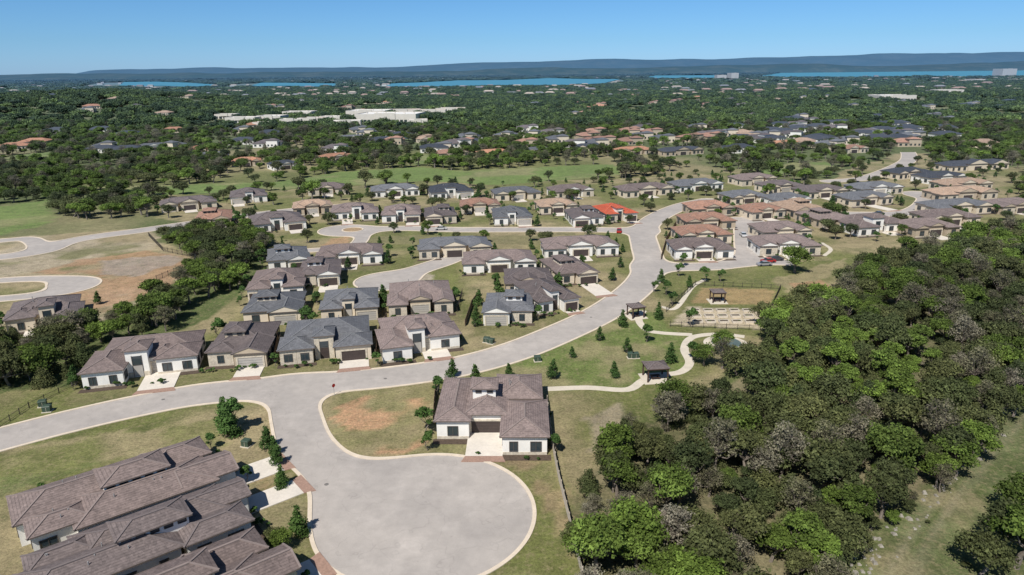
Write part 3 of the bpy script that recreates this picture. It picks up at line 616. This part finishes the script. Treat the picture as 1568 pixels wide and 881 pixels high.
def scatter(name,X,Y,S,SZ,K,prot):
    n=len(X); me=bpy.data.meshes.new(name); Z=terrain(X,Y); me.from_pydata(np.stack([X,Y,Z],1).tolist(),[],[])
    a=me.attributes.new('rot','FLOAT_VECTOR','POINT'); R=np.zeros((n,3));R[:,2]=rng.uniform(0,6.28,n);R[:,0]=rng.normal(0,.06,n);R[:,1]=rng.normal(0,.06,n); a.data.foreach_set('vector',R.ravel().astype(np.float32))
    a=me.attributes.new('scl','FLOAT_VECTOR','POINT'); a.data.foreach_set('vector',np.stack([S,S,SZ],1).ravel().astype(np.float32))
    for i in range(len(prot)):
        a=me.attributes.new('k%d'%i,'BOOLEAN','POINT'); a.data.foreach_set('value',(K==i).tolist())
    o=link(bpy.data.objects.new(name,me)); ng=bpy.data.node_groups.new(name+'_nodes','GeometryNodeTree')
    ng.interface.new_socket('Geometry',in_out='INPUT',socket_type='NodeSocketGeometry'); ng.interface.new_socket('Geometry',in_out='OUTPUT',socket_type='NodeSocketGeometry')
    gi=ng.nodes.new('NodeGroupInput');go=ng.nodes.new('NodeGroupOutput');J=ng.nodes.new('GeometryNodeJoinGeometry')
    def na(nm,t):
        q=ng.nodes.new('GeometryNodeInputNamedAttribute'); q.data_type=t; q.inputs['Name'].default_value=nm
        return next(s for s in q.outputs if s.enabled and s.name=='Attribute')
    e=ng.nodes.new('FunctionNodeEulerToRotation'); ng.links.new(na('rot','FLOAT_VECTOR'),e.inputs[0]); sc_=na('scl','FLOAT_VECTOR')
    for i,p in enumerate(prot):
        oi=ng.nodes.new('GeometryNodeObjectInfo'); oi.transform_space='ORIGINAL'; oi.inputs['Object'].default_value=p; oi.inputs['As Instance'].default_value=True
        ip=ng.nodes.new('GeometryNodeInstanceOnPoints'); ng.links.new(gi.outputs[0],ip.inputs['Points']); ng.links.new(na('k%d'%i,'BOOLEAN'),ip.inputs['Selection'])
        ng.links.new(oi.outputs['Geometry'],ip.inputs['Instance']); ng.links.new(e.outputs[0],ip.inputs['Rotation']); ng.links.new(sc_,ip.inputs['Scale']); ng.links.new(ip.outputs[0],J.inputs[0])
    ng.links.new(J.outputs[0],go.inputs[0]); md=o.modifiers.new('scatter','NODES'); md.node_group=ng; return o
def jgrid(x0,x1,y0,y1,s,j=.8):
    X,Y=np.meshgrid(np.arange(x0,x1,s),np.arange(y0,y1,s)); X=X.ravel();Y=Y.ravel()
    return X+rng.uniform(-.5,.5,len(X))*s*j,Y+rng.uniform(-.5,.5,len(X))*s*j
def clear_of_houses(X,Y,pad=1.5):
    ok=np.ones(len(X),bool)
    for cx,cy,r,yaw,hw,hd in HC:
        dx=X-cx;dy=Y-cy; c,s=math.cos(-yaw),math.sin(-yaw); lx=dx*c-dy*s; ly=dx*s+dy*c
        ok&=~((np.abs(lx)<hw+pad)&(np.abs(ly)<hd+pad))
    return ok
def pick(X,Y,w,seed):
    nz=fbm(X,Y,16,seed)+rng.uniform(-.25,.25,len(X)); q=np.quantile(nz,np.cumsum(w)[:-1]); return np.searchsorted(q,nz)
X,Y=jgrid(-20,260,40,330,3.7,1.1); m_=inpoly(X+(fbm(X,Y,9,66)-.5)*5,Y+(fbm(X,Y,9,67)-.5)*5,FOREST)&(road_sdf(X,Y)>3)&clear_of_houses(X,Y,1)
nz=fbm(X,Y,15,90); m_&=(nz>.24); X,Y=X[m_],Y[m_]
S=rng.uniform(.42,1.1,len(X)); K=pick(X,Y,[.13,.20,.24,.22,.13,.08],101); K=np.array([0,4,2,3,5,1])[K]
scatter('oak_woodland',X,Y,S,S*rng.uniform(.85,1.25,len(X)),K,protos)
X,Y=jgrid(-20,260,40,330,3.4); m_=inpoly(X,Y,FOREST)&(road_sdf(X,Y)>3)&(rng.random(len(X))<.6); X,Y=X[m_],Y[m_]; S=rng.uniform(.2,.48,len(X)); scatter('woodland_undergrowth',X,Y,S,S*.85,rng.choice([1,2,3,4,5],len(X)),protos)
X,Y=jgrid(20,150,50,200,5.5,1.); m_=inpoly(X,Y,CREEK)&(fbm(X,Y,8,140)>.6); X,Y=X[m_],Y[m_]; S=rng.uniform(.1,.25,len(X)); scatter('creek_scrub',X,Y,S,S*.7,rng.choice([0,2,3,4],len(X)),protos)
X,Y=jgrid(-200,0,100,330,4.2); m_=inpoly(X,Y,LSTRIP)&clear_of_houses(X,Y,1.5)&(road_sdf(X,Y)>2.5)&(fbm(X,Y,15,44)>.2); X,Y=X[m_],Y[m_]
S=rng.uniform(.5,1.05,len(X)); scatter('oak_woodland',X,Y,S,S,pick(X,Y,[.17,.22,.2,.2,.13,.08],7),protos)
X,Y=jgrid(-640,640,290,760,6.8,1.); m_=~inpoly(X,Y,NB)&~inpoly(X,Y,FIELD)&clear_of_houses(X,Y,1.5)&(road_sdf(X,Y)>4)&(np.abs(X)<.9*Y+40)&~inpoly(X,Y,FOREST)&~inpoly(X,Y,LSTRIP)
for f_ in FAIR: m_&=~inpoly(X,Y,f_)
m_&=(fbm(X,Y,38,13)+rng.uniform(-.15,.15,len(X))>.35)|inpoly(X,Y,LT); X,Y=X[m_],Y[m_]; S=rng.uniform(.5,1.35,len(X))
scatter('oak_woodland',X,Y,S,S*.95,pick(X,Y,[.28,.2,.19,.16,.1,.07],9),protos)
X,Y=jgrid(-2400,2400,740,2650,15.,1.); m_=(np.abs(X)<.9*Y)&clear_of_houses(X,Y,3)&(fbm(X,Y,120,14)+rng.uniform(-.2,.2,len(X))>.38)
for f_ in FAIR: m_&=~inpoly(X,Y,f_)
X,Y=X[m_],Y[m_]; S=rng.uniform(.45,1.05,len(X)); scatter('distant_woodland',X,Y,S,rng.uniform(.6,1.15,len(X)),rng.integers(0,3,len(X)),clp)
X,Y=jgrid(-8500,8500,2600,9200,52,1.); m_=(np.abs(X)<.9*Y)&(fbm(X,Y,500,15)+rng.uniform(-.2,.2,len(X))>.36)
for L in LAKES:
    for o_ in (0,60,150,280,420): m_&=~inpoly(X,Y+o_,L)
X,Y=X[m_],Y[m_]; S=rng.uniform(2.0,3.6,len(X)); scatter('distant_woodland',X,Y,S,rng.uniform(.8,1.4,len(X)),rng.integers(0,3,len(X)),clp)
for (u,v,k,s) in [(693,578,0,.9),(728,588,0,.95),(779,578,0,.7),(847,580,0,.95),(940,578,0,.8),(1027,556,2,.75),(990,524,1,1),(918,522,0,.8),(953,500,2,.7),(1058,500,1,1.1),(1008,488,2,.7),(1020,452,1,1),(1040,424,1,1),(1078,432,1,1.1),(1104,432,1,.9),(1030,468,1,.9),(1003,448,1,.8),(960,540,0,.8),(876,548,0,.6),(1060,552,1,1),
   (421,696,2,.55),(432,745,2,.6),(426,712,0,.8),(458,818,2,.72),(410,686,0,.9),(352,668,2,1.0),(346,655,2,.95),(358,662,1,1.5),(378,740,1,.7),(655,690,1,.8),(938,430,0,.9),(950,410,0,.8),(760,440,0,.8),(1012,432,0,.9),(1055,440,0,.8),(1046,408,1,1)]: uv_tree('young_oak_tree',YT[k],u,v,s)
for (u,v,s) in [(240,500,1.3),(15,590,1.2),(70,580,1.1),(1185,520,1.1),(1105,545,.8),(1078,560,.7),(700,250,1.6),(660,248,1.5),(1532,848,1.0),(1555,870,1.2),(1500,880,.9),(1560,800,1.0),(1250,880,.8),(478,305,1.4),(1160,275,1.6),(1180,272,1.5),(1230,285,1.3),(560,288,1.4),(590,286,1.3),(735,302,1.),(1270,340,1.2),(1545,830,.8),(430,845,.45),(418,838,.4)]:
    uv_tree('live_oak_tree',OAKS[random.randrange(4)],u,v,s)
nb=[h for h in HC if h[1]<360]
for (cx,cy,r,yaw,hw,hd) in nb:
    c,s=math.cos(yaw),math.sin(yaw)
    for k in range(10 if cy<200 else 4):
        lx=random.uniform(-hw,hw); ly=-hd-random.uniform(-.5,1.6)
        if k%3==2: lx=random.choice([-1,1])*(hw+.9); ly=random.uniform(-hd,hd)
        x=cx+lx*c-ly*s;y=cy+lx*s+ly*c
        if sdl(x,y)>1.2: place('shrub',SHR,x,y,random.uniform(.6,1.5))
    for k in range(3):
        lx=random.choice([-1,1])*(hw+random.uniform(1.2,2.6)); ly=random.uniform(-hd-3,hd+2)
        x=cx+lx*c-ly*s;y=cy+lx*s+ly*c; A1=(np.array([x]),np.array([y]))
        if sdl(x,y)>1.5 and clear_of_houses(*A1,1.)[0]: place('yard_tree',YT[random.choice([0,1,1])],x,y,random.uniform(.6,1.2))
X,Y=jgrid(-190,330,235,470,9,1.); m_=inpoly(X,Y,NB)&clear_of_houses(X,Y,1.5)&(road_sdf(X,Y)>2)&(rng.random(len(X))<.5)
for f_ in FAIR: m_&=~inpoly(X,Y,f_)
for x,y in zip(X[m_],Y[m_]): place('yard_tree',random.choice([YT[0],YT[1],OAKS[1],OAKS[2],OAKS[3]]),x,y,random.uniform(.5,.9))
# ------------------------------------------------------------------ paths
def ribbon(name,pts,w_,mat,z):
    P=cr([G(*p) for p in pts],6); m_=MB(); L=[];Rr=[]
    for i in range(len(P)):
        d=P[min(i+1,len(P)-1)]-P[max(i-1,0)]; d/=np.linalg.norm(d)+1e-9; n=np.array([-d[1],d[0]])*w_/2; L.append(P[i]+n);Rr.append(P[i]-n)
    for i in range(len(P)-1):
        m_.hexa([(*Rr[i],0),(*Rr[i+1],0),(*L[i+1],0),(*L[i],0),(*Rr[i],z),(*Rr[i+1],z),(*L[i+1],z),(*L[i],z)])
    return m_.obj(name,[mat])
ribbon('footpath',[(838,596),(900,594),(960,597),(985,583),(1010,575),(1042,570),(1056,556),(1048,535),(1060,517),(1100,512),(1140,516)],1.8,PATHM,.05)
ribbon('footpath',[(985,476),(978,490),(990,505),(1012,510),(1060,513)],1.8,PATHM,.045)
ribbon('footpath',[(1012,470),(1035,472),(1060,440),(1080,428)],1.3,PATHM,.04)
ribbon('footpath',[(1262,392),(1272,382),(1258,372)],1.3,PATHM,.04)
# ------------------------------------------------------------------ fences
def fence(name,pts,kind='wood',h=1.8):
    P=[np.array(G(*p)) for p in pts]; m_=MB()
    for a,b_ in zip(P[:-1],P[1:]):
        d=b_-a; L=np.linalg.norm(d); d/=L; t=(d[0],d[1]); n=(d[1],-d[0]); k=max(1,int(L/2.4))
        for q in range(k+1): m_.wbox(a,t,n,q*L/k-.05,q*L/k+.05,-.05,.05,0,h+.08)
        if kind=='wood':
            s=0
            while s<L: m_.wbox(a,t,n,s,min(s+.27,L),.06,.085,.05,h-random.uniform(0,.03)); s+=.285
            m_.wbox(a,t,n,0,L,.0,.058,.4,.5);m_.wbox(a,t,n,0,L,.0,.058,h-.4,h-.3)
        else:
            for zz in(.2,h-.25): m_.wbox(a,t,n,0,L,-.02,.02,zz,zz+.05)
            s=.15
            while s<L: m_.wbox(a,t,n,s,s+.022,-.011,.011,.1,h); s+=.25
    return m_.obj(name,[{'wood':FENCEW}.get(kind,METAL)])
fence('wooden_fence',[(668,592),(664,650)])
o=fence('wooden_fence',[(838,618),(845,680),(856,735),(872,800),(892,885)],'wood',1.6); o.data.materials[0]=FENCEL
fence('metal_fence',[(0,655),(45,625),(112,592),(150,560)],'metal',1.2); fence('metal_fence',[(240,430),(275,415),(302,396),(250,385),(228,362)],'metal',1.6)
fence('wooden_fence',[(575,548),(580,512),(592,490)]);fence('wooden_fence',[(420,552),(426,522)]);fence('wooden_fence',[(712,500),(722,470),(735,452)]);fence('wooden_fence',[(1012,398),(1020,370),(1035,345)])
fence('metal_fence',[(1020,478),(1065,437),(1195,443),(1182,470)],'metal',1.4);fence('metal_fence',[(1026,500),(1182,507)],'metal',1.3);fence('metal_fence',[(708,450),(700,478)],'metal',1.5)
# ------------------------------------------------------------------ park furniture
BROWN=simple('pergola_timber',(.09,.055,.04),.3,3); SHING=ROOF['dark']
def pavilion(u,v,w_=5.,d_=5.,rot=0.,name='park_pavilion'):
    x,y=G(u,v); E=link(bpy.data.objects.new(name,None)); E.location=(x,y,0);E.rotation_euler=(0,0,rot)
    a=MB()
    for sx in(-1,1):
        for sy in(-1,1): a.box(sx*w_/2-.13,sy*d_/2-.13,.1,sx*w_/2+.13,sy*d_/2+.13,2.7)
    for s in(-1,1): a.box(-w_/2,s*d_/2-.1,2.5,w_/2,s*d_/2+.1,2.72); a.box(s*w_/2-.09,-d_/2+.1,2.51,s*w_/2+.09,d_/2-.1,2.71)
    a.obj('posts_and_beams',[BROWN],E); r=MB();c=MB(); roof_part(r,c,-w_/2,-d_/2,w_/2,d_/2,2.73,'h','x',.3,.3); r.obj('roof',[SHING,BROWN,BROWN],E); c.obj('ridge_caps',[CAP['dark']],E)
    s=MB(); s.box(-w_/2-.8,-d_/2-.8,0,w_/2+.8,d_/2+.8,.1); s.obj('slab',[PATHM],E)
    t=MB(); t.box(-.9,-.4,.72,.9,.4,.78); t.box(-.9,-.75,.42,.9,-.5,.47);t.box(-.9,.5,.42,.9,.75,.47)
    for s_ in(-.6,.6): t.box(s_-.05,-.7,.1,s_+.05,.7,.42); t.box(s_-.05,-.1,.42,s_+.05,.1,.72)
    t.obj('picnic_table',[BROWN],E)
pavilion(1003,580,3.9,3.4,.1); pavilion(973,485,3.0,3.0,.3); pavilion(1098,462,3.0,2.8)
PLANTER=simple('planter_boards',(.66,.59,.49),.2,2); SOIL=simple('planter_soil',(.12,.09,.06),.4,3)
for r_ in range(3):
    for c_ in range(5):
        x,y=G(1068+c_*20+r_*2-4,477+r_*8.5); m_=MB(); w_,d_=1.15,.75
        m_.box(-w_,-d_,0,w_,-d_+.15,.55,0);m_.box(-w_,d_-.15,0,w_,d_,.55,0);m_.box(-w_,-d_+.15,0,-w_+.15,d_-.15,.55,0);m_.box(w_-.15,-d_+.15,0,w_,d_-.15,.55,0)
        m_.box(-w_+.15,-d_+.15,0,w_-.15,d_-.15,.45,1); m_.obj('raised_garden_bed',[PLANTER,SOIL],None,(x,y,0))
        if (r_+c_)%2: place('garden_plant',SHR,x+random.uniform(-.5,.5),y,.7)
POND=simple('pond_water',(.13,.17,.15),.2,.5,.2)
x,y=G(1112,527); m_=MB(); m_.cyl((0,0),3.7,0,.4,40,0); m_.cyl((0,0),3.2,.4,.41,40,1); m_.cyl((0,0),.5,.41,1.0,16,0,.3); m_.cyl((0,0),.8,1.0,1.12,20,0); m_.cyl((0,0),4.9,0,.06,40,2); m_.obj('round_fountain',[STONE,POND,PATHM],None,(x,y,0))
UTIL=simple('utility_green',(.06,.09,.06),.2,2,.5)
for (u,v) in [(73,630),(823,553),(66,622),(378,683),(966,548),(973,548),(745,524),(752,526)]:
    x,y=G(u,v); m_=MB(); m_.box(-.8,-.7,0,.8,.7,.12,1); m_.box(-.65,-.55,.12,.65,.55,1.05,0); m_.hexa([(-.72,-.62,1.05),(.72,-.62,1.05),(.72,.62,1.05),(-.72,.62,1.05),(-.6,-.5,1.2),(.6,-.5,1.2),(.6,.5,1.2),(-.6,.5,1.2)],0); m_.box(-.02,-.57,.2,.02,-.551,.95,1); m_.obj('utility_box',[UTIL,PATHM],None,(x,y,0),random.uniform(-.5,.5))
SIGNR=simple('sign_red',(.5,.03,.02),.1,1,.5)
x,y=G(512,606); m_=MB(); m_.cyl((0,0),.04,0,2.4,8,0)
oc=[(.38*math.cos(math.pi/8+k*math.pi/4),-.05,2.1+.38*math.sin(math.pi/8+k*math.pi/4)) for k in range(8)]; m_.poly(oc,1); m_.poly([(a,-.045,c) for a,_,c in oc][::-1],0); m_.obj('stop_sign',[PALEMETAL,SIGNR],None,(x,y,0),.9)
m_=MB()
for (u,v) in [(500,742),(700,566),(905,486),(590,580),(250,612)]:
    x,y=G(u,v); m_.cyl((x,y),.34,.012,.02,20,0)
m_.obj('manhole_covers',[simple('cast_iron',(.2,.185,.17),.2,3)])
# ------------------------------------------------------------------ cars
TIRE=simple('tyre',(.02,.02,.02),.1,3)
def car(u,v,rot,col):
    x,y=G(u,v); m_=MB()
    body=[(-2.25,.35),(-2.22,.78),(-1.3,.92),(1.75,.98),(2.22,.9),(2.25,.35)]
    def ext(p,w0,w1,mi):
        n=len(p); A_=[(a,-w0,b_) for a,b_ in p]; B_=[(a,w1,b_) for a,b_ in p]; m_.poly(A_,mi); m_.poly(B_[::-1],mi)
        for k in range(n): m_.poly([A_[k],B_[k],B_[(k+1)%n],A_[(k+1)%n]][::-1],mi)
    ext(body,.9,.9,0); ext([(-1.35,.921),(-.6,1.40),(.85,1.42),(1.65,.975)],.76,.76,1); m_.hexa([(-.62,-.72,1.401),(.87,-.72,1.421),(.87,.72,1.421),(-.62,.72,1.401),(-.55,-.66,1.46),(.8,-.66,1.48),(.8,.66,1.48),(-.55,.66,1.46)],0)
    for wx in(-1.4,1.4):
        for wy in(-.82,.82):
            i=len(m_.v); n=14
            for s in(-.11,.11):
                for k in range(n): m_.v.append((wx+.33*math.cos(k*2*math.pi/n),wy+s,.33+.33*math.sin(k*2*math.pi/n)))
            for k in range(n): m_.f.append((i+k,i+(k+1)%n,i+n+(k+1)%n,i+n+k)); m_.m.append(2)
            m_.f.append(tuple(i+k for k in range(n)));m_.m.append(2);m_.f.append(tuple(i+n+n-1-k for k in range(n)));m_.m.append(2)
    cm,nt,b=newmat('car_paint'); b.inputs['Base Color'].default_value=(*col,1); b.inputs['Roughness'].default_value=.25; b.inputs['Coat Weight'].default_value=.5
    m_.obj('parked_car',[cm,GLASS,TIRE],None,(x,y,.02),rot)
for a in [(1176,402,.1,(.35,.02,.02)),(1188,399,.1,(.05,.05,.06)),(1170,407,.1,(.3,.3,.32)),(948,356,1.4,(.4,.03,.02)),(1138,362,1.5,(.6,.6,.6)),(1345,329,.1,(.1,.1,.12)),(675,352,.1,(.5,.5,.5))]: car(*a)
m_=MB(); E_=[G(*p) for p in [(1550,582),(1500,676),(1435,750),(1345,834),(1298,884)]]; rk=cr(E_,20)
for _ in range(110):
    p=rk[random.randrange(len(rk))]; x=p[0]+random.gauss(.3,1.0);y=p[1]+random.gauss(0,1.0); s=random.uniform(.1,.4)
    q=[(x+s*random.uniform(.6,1.2)*a,y+s*random.uniform(.6,1.2)*b_,c_) for a,b_,c_ in ((-1,-1,-.1),(1,-1,-.1),(1,1,-.1),(-1,1,-.1))]+[(x+s*.6*a*random.uniform(.6,1.2),y+s*.6*b_*random.uniform(.6,1.2),s*random.uniform(.5,.9)) for a,b_ in ((-1,-1),(1,-1),(1,1),(-1,1))]
    m_.hexa(q)
m_.obj('creek_rocks',[simple('limestone_rock',(.33,.30,.25),.3,1)])
# ------------------------------------------------------------------ light, sky, camera
EL=52
SUN=Vector((-.36,-.72,0)).normalized()*math.cos(math.radians(EL))+Vector((0,0,math.sin(math.radians(EL))))
l=bpy.data.lights.new('sun','SUN'); l.energy=5.0; l.angle=math.radians(.5); l.color=(1,.96,.89); lo=link(bpy.data.objects.new('sun',l)); lo.rotation_euler=SUN.to_track_quat('Z','Y').to_euler()
wd=bpy.data.worlds.new('World'); sc.world=wd; wd.use_nodes=True; nt=wd.node_tree; bg=nt.nodes['Background']
sk=nt.nodes.new('ShaderNodeTexSky'); sk.sky_type='NISHITA'; sk.sun_disc=False; sk.sun_elevation=math.radians(EL); sk.sun_rotation=math.atan2(SUN.x,SUN.y); sk.altitude=300; sk.air_density=1.0; sk.dust_density=.3; sk.ozone_density=3.
tc=nt.nodes.new('ShaderNodeTexCoord'); sp=nt.nodes.new('ShaderNodeSeparateXYZ'); nt.links.new(tc.outputs['Generated'],sp.inputs[0])
ra=nt.nodes.new('ShaderNodeValToRGB'); nt.links.new(sp.outputs[2],ra.inputs[0]); e=ra.color_ramp.elements
e[0].position=0.; e[0].color=(.68,1.14,2.1,1); e[1].position=.6; e[1].color=(.7,.78,.85,1)
x=e.new(.04); x.color=(.60,1.04,1.7,1); x=e.new(.11); x.color=(.56,1.0,1.5,1); x=e.new(.3); x.color=(.55,.8,1.,1)
mx=nt.nodes.new('ShaderNodeMix'); mx.data_type='RGBA'; mx.blend_type='MULTIPLY'; mx.inputs[0].default_value=1; nt.links.new(sk.outputs[0],mx.inputs[6]); nt.links.new(ra.outputs[0],mx.inputs[7])
nt.links.new(mx.outputs[2],bg.inputs[0]); bg.inputs[1].default_value=.07
cd=bpy.data.cameras.new('camera'); cd.sensor_width=36; cd.lens=36*FPX/1568; cd.clip_start=.5; cd.clip_end=80000
co=link(bpy.data.objects.new('camera',cd)); M=Matrix((rr,uu,-f0)).transposed().to_4x4(); M.translation=(0,0,H); co.matrix_world=M; sc.camera=co
sc.view_settings.view_transform='Standard'; sc.view_settings.look='None'; sc.view_settings.exposure=0
print('OBJECTS',len(bpy.data.objects))
